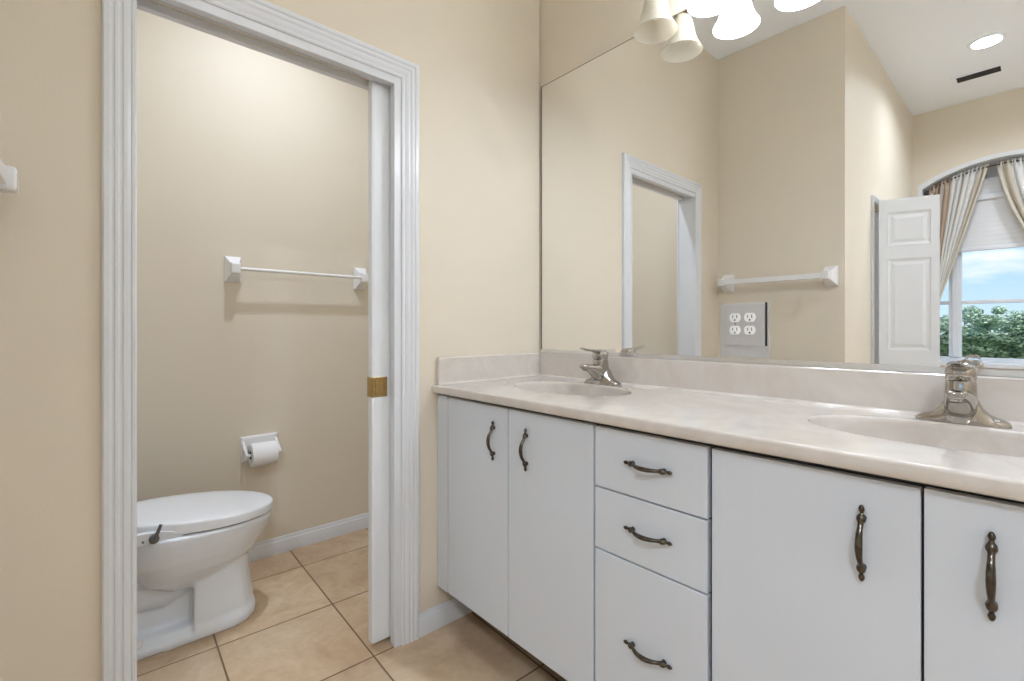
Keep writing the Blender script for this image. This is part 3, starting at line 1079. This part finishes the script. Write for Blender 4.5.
# ------------------------------------------------------------------ faucets (local +x points out over the sink)
def faucet(loc, label):
    t = thing('faucet', label, 'faucet', loc, PI)
    # base with two low wings, curving up into the body
    bm = bmesh.new()
    rings = []
    wing = [(-0.080, 0.004, 0.010), (-0.077, 0.009, 0.017), (-0.068, 0.0145, 0.021), (-0.056, 0.018, 0.0225), (-0.046, 0.024, 0.024), (-0.036, 0.036, 0.026), (-0.028, 0.054, 0.028), (-0.018, 0.066, 0.030), (0, 0.070, 0.0305)]
    wing = wing + [(-a, b, c) for a, b, c in wing[:-1][::-1]]
    for y, h, hx in wing:
        ring = []
        for i in range(17):
            a = PI * i / 16
            ring.append((hx * math.copysign(abs(math.cos(a)) ** 0.7, math.cos(a)), y, h * abs(math.sin(a)) ** 0.6))
        rings.append(ring)
    loft(bm, rings)
    base = finish('base', bm, M_CHROME, t, smooth=60)
    # body leaning out over the bowl, and the spout
    bm = bmesh.new()
    loft(bm, [superellipse(-0.002, 0, 0.033, 0.0315, 0.002, 28, 3), superellipse(0.002, 0, 0.032, 0.030, 0.02, 28, 3), superellipse(0.008, 0, 0.030, 0.028, 0.045, 28, 3), superellipse(0.012, 0, 0.028, 0.027, 0.07, 28, 3),
              superellipse(0.014, 0, 0.0265, 0.0265, 0.09, 28, 3), superellipse(0.014, 0, 0.025, 0.0255, 0.096, 28, 3)])
    finish('body', bm, M_CHROME, t, smooth=60)
    bm = bmesh.new()
    sp = [(0.005, 0.040, 0.028, 0.036), (0.030, 0.046, 0.0275, 0.033), (0.052, 0.055, 0.0255, 0.0245), (0.074, 0.064, 0.0225, 0.0165), (0.096, 0.070, 0.020, 0.0125), (0.113, 0.073, 0.018, 0.0102), (0.121, 0.0735, 0.015, 0.008), (0.1245, 0.074, 0.010, 0.0045)]
    rings = []
    for x, z, ry, rz in sp:
        rings.append([(x, p[0], z + p[1]) for p in [(q[0], q[1]) for q in superellipse(0, 0, ry, rz, 0, 24, 2.8)]])
    loft(bm, rings)
    finish('spout', bm, M_CHROME, t, smooth=60)
    bm = bmesh.new()
    lathe(bm, [(0.0095, 0.003), (0.0105, 0.005), (0.0105, 0.012)], (0.106, 0, 0.056), 'Z', 18)
    finish('aerator', bm, M_CHROME, t, smooth=40)
    # single lever
    bm = bmesh.new()
    loft(bm, [superellipse(0.014, 0, 0.0245, 0.0255, 0.0968, 28, 3), superellipse(0.014, 0, 0.0265, 0.0268, 0.100, 28, 3), superellipse(0.015, 0, 0.0270, 0.0272, 0.114, 28, 3), superellipse(0.017, 0, 0.0240, 0.0255, 0.126, 28, 3), superellipse(0.02, 0, 0.014, 0.016, 0.132, 28, 3)])
    lv = [(-0.016, 0.108, 0.015, 0.010), (-0.010, 0.118, 0.021, 0.010), (0.008, 0.126, 0.0248, 0.0085), (0.035, 0.1295, 0.0225, 0.006), (0.065, 0.1315, 0.0195, 0.0048), (0.095, 0.135, 0.0165, 0.004), (0.117, 0.1395, 0.0135, 0.0034), (0.127, 0.1425, 0.009, 0.0024)]
    rings = []
    for x, z, ry, rz in lv:
        rings.append([(x, q[0], z + q[1]) for q in superellipse(0, 0, ry, rz, 0, 20, 2.5)])
    loft(bm, rings)
    lev = finish('lever', bm, M_CHROME, t, smooth=60)
    return t


fa = faucet((-0.078, SINKS[0] - 0.006, ZC + 0.0004), 'chrome single-lever faucet at the sink near the doorway')
dup(fa, (-0.078, SINKS[1] - 0.008, ZC + 0.0004), PI, 'chrome single-lever faucet at the sink cut by the right edge of the photo')

# ------------------------------------------------------------------ mirror
MZ0, MZ1, MY0, MY1 = 1.0600, 2.279, -0.010, -1.862
mi = thing('wall_mirror', 'large frameless wall mirror above the vanity', 'mirror', (0.0, -0.936, 1.0445))
def mpart(name, bm, m):
    bmesh.ops.translate(bm, verts=bm.verts[:], vec=(0, 0.936, -1.0445))
    return finish(name, bm, m, mi)
mpart('mirror_glass', boxes((0.0, 0.0045, MY1, MY0 - 0.0065, MZ0, MZ1 - 0.003)), M_MIRROR)
mpart('mirror_edge_painted_gap', boxes((-0.0004, 0.0045, MY0 - 0.0065, MY0, MZ0, MZ1), (-0.0004, 0.0045, MY1, MY0 - 0.0065, MZ1 - 0.003, MZ1)), M_EDGE_REFL)  # left strip paints the dark reflected wall gap; thin edge strip on top
mpart('mirror_channel', boxes((-0.004, 0.0045, MY1, MY0, 1.0445, MZ0 - 0.0002)), M_ALU)

# ------------------------------------------------------------------ outlet plate on the mirror
ol = thing('outlet_plate', 'grey square outlet plate with four white sockets on the mirror', 'outlet', (0.0, -0.925, 1.062))
def opart(name, bm, m, parent=ol, **k):
    bmesh.ops.translate(bm, verts=bm.verts[:], vec=(0, 0.925, -1.062))
    return finish(name, bm, m, parent, **k)
opart('back_plate', boxes((-0.0025, -0.0004, -1.0005, -0.8505, 1.0625, 1.2365)), M_STEEL, bevel=0.0006)
opart('cover_plate', boxes((-0.0085, -0.0026, -0.990, -0.866, 1.1015, 1.2330)), M_STEEL, bevel=0.0016)
opart('side_gap_shade', boxes((-0.0050, -0.0026, -0.9955, -0.9905, 1.1005, 1.2365)), M_BLACK)  # black strip painted as the shadowed gap beside the cover plate
for y in (-0.9005, -0.9465):
    for z in (1.190, 1.1495):
        bm = bmesh.new()
        ring = []
        for i in range(32):
            a = 2 * PI * i / 32
            yy = 0.0172 * math.cos(a)
            z2 = max(-0.0138, min(0.0138, 0.0172 * math.sin(a)))
            ring.append((yy, z2))
        loft(bm, [[(-0.0086, y + p, z + q) for p, q in ring], [(-0.0108, y + p, z + q) for p, q in ring], [(-0.0112, y + p * 0.96, z + q * 0.96) for p, q in ring]])
        rc = opart('receptacle', bm, M_WHITEPL)
        bm = bmesh.new()
        box(bm, -0.0116, -0.0111, y - 0.0075, y - 0.0053, z - 0.0015, z + 0.0085)
        box(bm, -0.0116, -0.0111, y + 0.0053, y + 0.0075, z - 0.0005, z + 0.0075)
        lathe(bm, [(0.0027, -0.0116), (0.0027, -0.0111)], (0, y, z - 0.0078), 'X', 12)
        opart('socket_slots', bm, M_BLACK, rc)
for y in (-0.9005, -0.9465):
    bm = bmesh.new()
    lathe(bm, [(0.0028, -0.0086), (0.0026, -0.0094), (0.0001, -0.0097)], (0, y, 1.1698), 'X', 12)
    opart('screw', bm, M_CHROME, smooth=40)

# ------------------------------------------------------------------ vanity light
vl = thing('vanity_light', 'four-shade bell glass light bar above the mirror', 'wall light', (0.006, -0.962, 2.46))
VX, VY, VZ = 0.006, -0.962, 2.46
def vpart(name, bm, m, parent=vl, **k):
    bmesh.ops.translate(bm, verts=bm.verts[:], vec=(-VX, -VY, -VZ))
    return finish(name, bm, m, parent, **k)
bm = bmesh.new()
rings = []
for dx, ins in ((0.0, 0.0), (-0.012, 0.0), (-0.018, 0.006), (-0.022, 0.016)):
    rings.append([(VX + dx, -0.962 + p[0], 2.46 + p[1]) for p in superellipse(0, 0, 0.40 - ins, 0.055 - ins, 0, 40, 5)])
loft(bm, rings)
vpart('backplate', bm, M_BRONZE, smooth=40)
SH_X, SH_Z = -0.090, 2.192
bell = [(0.0735, 0.0), (0.0705, 0.0055), (0.064, 0.016), (0.056, 0.032), (0.0495, 0.055), (0.0445, 0.08), (0.0395, 0.105), (0.033, 0.122), (0.024, 0.131)]
inner = [(r - 0.0032, h + (0.0005 if i else 0.001)) for i, (r, h) in enumerate(bell)]
for k in range(4):
    y = -0.662 - 0.2 * k
    lit = k > 0
    bm = bmesh.new()
    lathe(bm, bell + inner[::-1], (SH_X, y, SH_Z), 'Z', 40, close=True)
    sh = vpart('shade', bm, M_SHADE_LIT if lit else M_SHADE, smooth=50)
    sh['label'] = 'glowing lit bell shade' if lit else 'unlit cream bell shade'
    bm = bmesh.new()
    lathe(bm, [(0.012, 0.035), (0.012, 0.075), (0.026, 0.09), (0.026, 0.02)] if False else [(0.014, 0.132), (0.027, 0.132), (0.027, 0.142), (0.018, 0.16), (0.014, 0.175), (0.0001, 0.176)], (SH_X, y, SH_Z), 'Z', 24)
    sweep(bm, [(VX - 0.02, y, 2.47), (VX - 0.05, y, 2.478), (VX - 0.078, y, 2.465), (SH_X - 0.001, y, 2.43), (SH_X, y, 2.365)], 0.0075, 12, up=Vector((0, 1, 0)))
    vpart('arm', bm, M_BRONZE, smooth=50)
    bm = bmesh.new()
    lathe(bm, [(0.0001, 0.045), (0.012, 0.047), (0.022, 0.058), (0.0255, 0.072), (0.022, 0.088), (0.014, 0.102), (0.012, 0.1315), (0.0001, 0.1316)], (SH_X, y, SH_Z), 'Z', 24)
    vpart('bulb', bm, M_BULB if lit else M_WHITEPL, sh, smooth=50)
    if lit:
        ld = bpy.data.lights.new('vanity_bulb_light', 'POINT')
        ld.energy = P_VANITY
        ld.color = LAMP
        ld.shadow_soft_size = 0.03
        lo = bpy.data.objects.new('vanity_bulb_light', ld)
        lo.location = (SH_X - VX, y - VY, SH_Z + 0.015 - VZ)
        COL.objects.link(lo)
        lo.parent = vl

# ------------------------------------------------------------------ ceiling lamps and vent
def downlight(x, y, z, label, power, spread=150, r=0.075, group=None):
    t = thing('recessed_light', label, 'ceiling light', (x, y, z), group=group)
    bm = bmesh.new()
    lathe(bm, [(r, -0.0005), (r + 0.022, -0.0005), (r + 0.022, -0.004), (r + 0.004, -0.009), (r, -0.007)], (0, 0, 0), 'Z', 40, close=True)
    finish('trim_ring', bm, M_CEIL, t, smooth=40)
    bm = bmesh.new()
    lathe(bm, [(0.0001, -0.001), (r - 0.001, -0.001), (r - 0.001, -0.004), (0.0001, -0.0055)], (0, 0, 0), 'Z', 40)
    finish('lens', bm, M_LENS, t, smooth=40)
    ld = bpy.data.lights.new('downlight', 'AREA')
    ld.shape = 'DISK'
    ld.size = 2 * r - 0.004
    ld.energy = power
    ld.color = LAMP
    ld.spread = math.radians(spread)
    lo = bpy.data.objects.new('downlight', ld)
    lo.location = (0, 0, -0.0105)
    COL.objects.link(lo)
    lo.parent = t
    return t


downlight(-2.95, -1.31, H, 'round recessed ceiling light near the vent, seen in the mirror', P_DOWN)
downlight(-0.85, -2.45, H, 'unseen fill downlight added behind the camera', P_BACK_FILL, 150)  # added to brighten the room, no lamp known here
downlight(-2.65, -2.45, H, 'unseen fill downlight added in the far back corner behind the camera', P_FAR_FILL, 165)  # added to lift the window end of the room, no lamp known here
# flush lamp in the toilet compartment
tlamp = thing('toilet_ceiling_light', 'round flush ceiling lamp above the toilet compartment', 'ceiling light', (-0.92, 0.43, HT))
bm = bmesh.new()
lathe(bm, [(0.0001, -0.0005), (0.115, -0.0005), (0.115, -0.02), (0.105, -0.024), (0.0001, -0.024)], (0, 0, 0), 'Z', 40)
finish('lamp_base', bm, M_WHITEPL, tlamp, smooth=40)
bm = bmesh.new()
lathe(bm, [(0.100, -0.0245), (0.096, -0.045), (0.075, -0.064), (0.04, -0.073), (0.0001, -0.076)], (0, 0, 0), 'Z', 40)
finish('lamp_dome', bm, M_DOME, tlamp, smooth=60)
ld = bpy.data.lights.new('toilet_lamp_light', 'AREA')
ld.shape = 'DISK'; ld.size = 0.07; ld.energy = P_TOILET; ld.color = LAMP; ld.spread = math.radians(135)
lo = bpy.data.objects.new('toilet_lamp_light', ld)
lo.location = (0, 0, -0.085)
COL.objects.link(lo); lo.parent = tlamp

vt = thing('air_vent', 'slim ceiling air vent with dark slot, seen in the mirror', 'vent', (-3.5, -1.235, H))
bm = bmesh.new()
for b in ((-0.085, -0.055, -0.15, 0.15, -0.004, -0.0005), (0.055, 0.085, -0.15, 0.15, -0.004, -0.0005), (-0.055, 0.055, -0.15, -0.12, -0.004, -0.0005), (-0.055, 0.055, 0.12, 0.15, -0.004, -0.0005)):
    box(bm, *b)
finish('vent_frame', bm, M_CEIL, vt, bevel=0.001)
finish('vent_throat', boxes((-0.0549, 0.0549, -0.1199, 0.1199, -0.0012, -0.0005)), M_VENT, vt)
bm = bmesh.new()
for i in range(4):
    x = -0.03 + 0.02 * i
    loft(bm, [[(x - 0.001, y, -0.0013), (x + 0.001, y, -0.0013), (x + 0.003, y, -0.0038), (x + 0.001, y, -0.0038)] for y in (-0.1198, 0.1198)])
finish('vent_slats', bm, M_VENT, vt)

# ------------------------------------------------------------------ curtains in the arch
RX = XF - 0.05
def rod_z(y):
    return arch_z(max(min(y, AY0 - 0.02), AY1 + 0.02)) - 0.052


rod = thing('curtain_rod', 'thin bronze curtain rod bent to the arch of the window', 'curtain rod', (RX, AYC, rod_z(AYC)))
bm = bmesh.new()
N = 40
ya, yb = AY0 - 0.016, AY1 + 0.016
sweep(bm, [(0, ya + (yb - ya) * i / N - AYC, rod_z(ya + (yb - ya) * i / N) - rod_z(AYC)) for i in range(N + 1)], 0.006, 10)
finish('rod', bm, M_BRONZE, rod, smooth=50)


def curtain(side, label):
    """side +1: panel at the AY0 end; tied back towards the jamb"""
    t = thing('curtain', label, 'curtain', (RX, AYC + side * (AHW - 0.05), 0.9), group=None)
    ox, oy, oz = t.location
    bm = bmesh.new()
    uvl = bm.loops.layers.uv.new('UVMap')
    NU, NV = 110, 44
    grid = []
    for j in range(NV + 1):
        v = j / NV
        row = []
        for i in range(NU + 1):
            u = i / NU
            out_y = AHW - 0.055
            in_top, pw = (0.105, 1.05) if side > 0 else (-0.055, 1.6)
            tie = 0.74
            if v < tie:
                k = v / tie
                inner_y = in_top + (out_y - 0.045 - in_top) * (k ** pw)
                outer_y = out_y - 0.012 * k
            else:
                k = (v - tie) / (1 - tie)
                inner_y = out_y - 0.045 + 0.012 * k
                outer_y = out_y - 0.012
            yy = outer_y + (inner_y - outer_y) * u
            ytop = out_y + (in_top - out_y) * u
            ztop = rod_z(AYC + side * ytop) + 0.024
            z = ztop + (0.90 - ztop) * v
            z -= 0.10 * u * math.sin(min(1, v / tie) * PI) * 0.0
            w = abs(outer_y - inner_y)
            amp = 0.012 + 0.014 * min(1, v * 3)
            ph = 2 * PI * (9.5 * u + 0.18 * math.sin(5 * u + v))
            x = amp * math.sin(ph) + 0.004 * math.sin(2.3 * ph + 1 + 3 * v)
            y2 = yy + 0.006 * math.cos(ph)
            if v < 0.04:
                x = 0.011 * math.sin(2 * PI * 24 * u)
            row.append((bm.verts.new((RX + x - ox, AYC + side * y2 - oy, z - oz)), u, v))
        grid.append(row)
    for j in range(NV):
        for i in range(NU):
            q = (grid[j][i], grid[j][i + 1], grid[j + 1][i + 1], grid[j + 1][i])
            f = bm.faces.new([a[0] for a in q])
            for lp, a in zip(f.loops, q):
                lp[uvl].uv = (a[1], a[2])
    fab = finish('curtain_fabric', bm, M_CURT, t, smooth=80)
    so = fab.modifiers.new('thickness', 'SOLIDIFY')
    so.thickness = 0.0012
    bm = bmesh.new()
    ztie = 0.90 + (2.45 - 0.90) * 0.26
    lathe(bm, [(0.030, -0.018), (0.036, -0.012), (0.037, 0.0), (0.036, 0.012), (0.030, 0.018)], (0, AYC + side * (AHW - 0.084) - oy, ztie - oz), 'Z', 20)
    finish('tieback', bm, M_CURT, t, smooth=60)
    return t


curtain(1, 'striped sheer curtain panel beside the open closet door, seen in the mirror')
curtain(-1, 'striped sheer curtain panel cut by the right edge of the photo, seen in the mirror')

# ------------------------------------------------------------------ garden outside the window
gl = finish('lawn', boxes((-90, XF - 0.26, -60, 60, -0.6, -0.5)), M_GRASS)
tag(gl, 'green lawn outside the window', 'lawn', kind='structure')


def leaf_cloud(bm, centers, n, size, squash=1.0):
    for _ in range(n):
        c, r = random.choice(centers)
        while True:
            p = Vector((random.uniform(-1, 1), random.uniform(-1, 1), random.uniform(-1, 1)))
            if 0.25 < p.length < 1: break
        p = c + Vector((p.x * r.x, p.y * r.y, p.z * r.z))
        R = Matrix.Rotation(random.uniform(0, 6.28), 3, 'Z') @ Matrix.Rotation(random.uniform(-1.2, 1.2), 3, 'X') @ Matrix.Rotation(random.uniform(-1, 1), 3, 'Y')
        s = size * random.uniform(0.6, 1.3)
        vs = [bm.verts.new(p + R @ Vector(q)) for q in ((-s, 0, 0), (0, -s * 0.45, s * 0.1), (s, 0, 0), (0, s * 0.45, s * 0.1))]
        bm.faces.new(vs)


hd = thing('hedge', 'clipped dark green hedge below the trees outside the window', 'hedge', (-12, -0.5, -0.5))
bm = bmesh.new()
box(bm, -0.45, 0.45, -3.2, 3.2, 0.0, 1.47)
bmesh.ops.subdivide_edges(bm, edges=bm.edges[:], cuts=10, use_grid_fill=True)
for v in bm.verts:
    v.co += Vector((random.uniform(-.05, .05), random.uniform(-.05, .05), random.uniform(-.05, .05)))
for _ in range(9000):
    side = random.random()
    if side < 0.75:
        p = Vector((0.45 + random.uniform(-.03, .07), random.uniform(-3.2, 3.2), random.uniform(0.05, 1.50)))
    else:
        p = Vector((random.uniform(-.45, .45), random.uniform(-3.2, 3.2), 1.47 + random.uniform(-.02, .06)))
    R = Matrix.Rotation(random.uniform(0, 6.28), 3, 'Z') @ Matrix.Rotation(random.uniform(-1.2, 1.2), 3, 'X')
    s = random.uniform(0.03, 0.06)
    bm.faces.new([bm.verts.new(p + R @ Vector(q)) for q in ((-s, 0, 0), (0, -s * 0.5, 0), (s, 0, 0), (0, s * 0.5, 0))])
finish('hedge_foliage', bm, M_HEDGE, hd)

tree_specs = [(-44, 1.15, 3.55, 1.25, 'tallest bushy tree above the hedge, near the left of the main window pane'),
              (-43, -0.55, 3.0, 1.2, 'bushy tree above the hedge, at the right edge of the photo'),
              (-45, 3.1, 2.75, 1.2, 'small tree above the hedge, seen in the narrow side pane'),
              (-47, 0.35, 2.45, 1.1, 'low tree filling the dip between the two bigger trees beyond the hedge'),
              (-46, 2.2, 2.8, 1.1, 'tree beyond the hedge behind the window mullion')]
for n_, (x, y, h, r, lab) in enumerate(tree_specs):
    k_ = (1.56 + 39.0 + 4.2 * n_) / (1.56 - x)      # same bearing, spaced out in depth
    x, y, h, r = -(39.0 + 4.2 * n_), -1.56 + (y + 1.56) * k_, 0.5 + 1.153 + (h - 1.653) * k_, r * k_
    t = thing('tree', lab, 'tree', (x, y, -0.5), group='trees beyond the hedge')
    bm = bmesh.new()
    sweep(bm, [(0, 0, 0), (0.05, 0.03, h * 0.3), (0, 0, h * 0.6), (0.05, 0, h * 0.85)], [0.13, 0.1, 0.07, 0.03], 8)
    finish('trunk', bm, M_TRUNK, t)
    bm = bmesh.new()
    cs = []
    for k in range(20):
        a = random.uniform(0, 6.28)
        rr_ = random.uniform(0, r * 0.75)
        zz_ = random.uniform(h * 0.22, h * 0.86)
        q = r * random.uniform(0.28, 0.48)
        cs.append((Vector((rr_ * math.cos(a), rr_ * math.sin(a), min(zz_, h - q * 0.9))), Vector((q, q, q * 0.85))))
    leaf_cloud(bm, cs, 4500, 0.11)
    finish('foliage', bm, M_TREE, t)

# bookkeeping used while placing the pulls is not part of the scene
for o in bpy.data.objects:
    for k in ('_wx', '_wy', '_wz'):
        if k in o:
            del o[k]
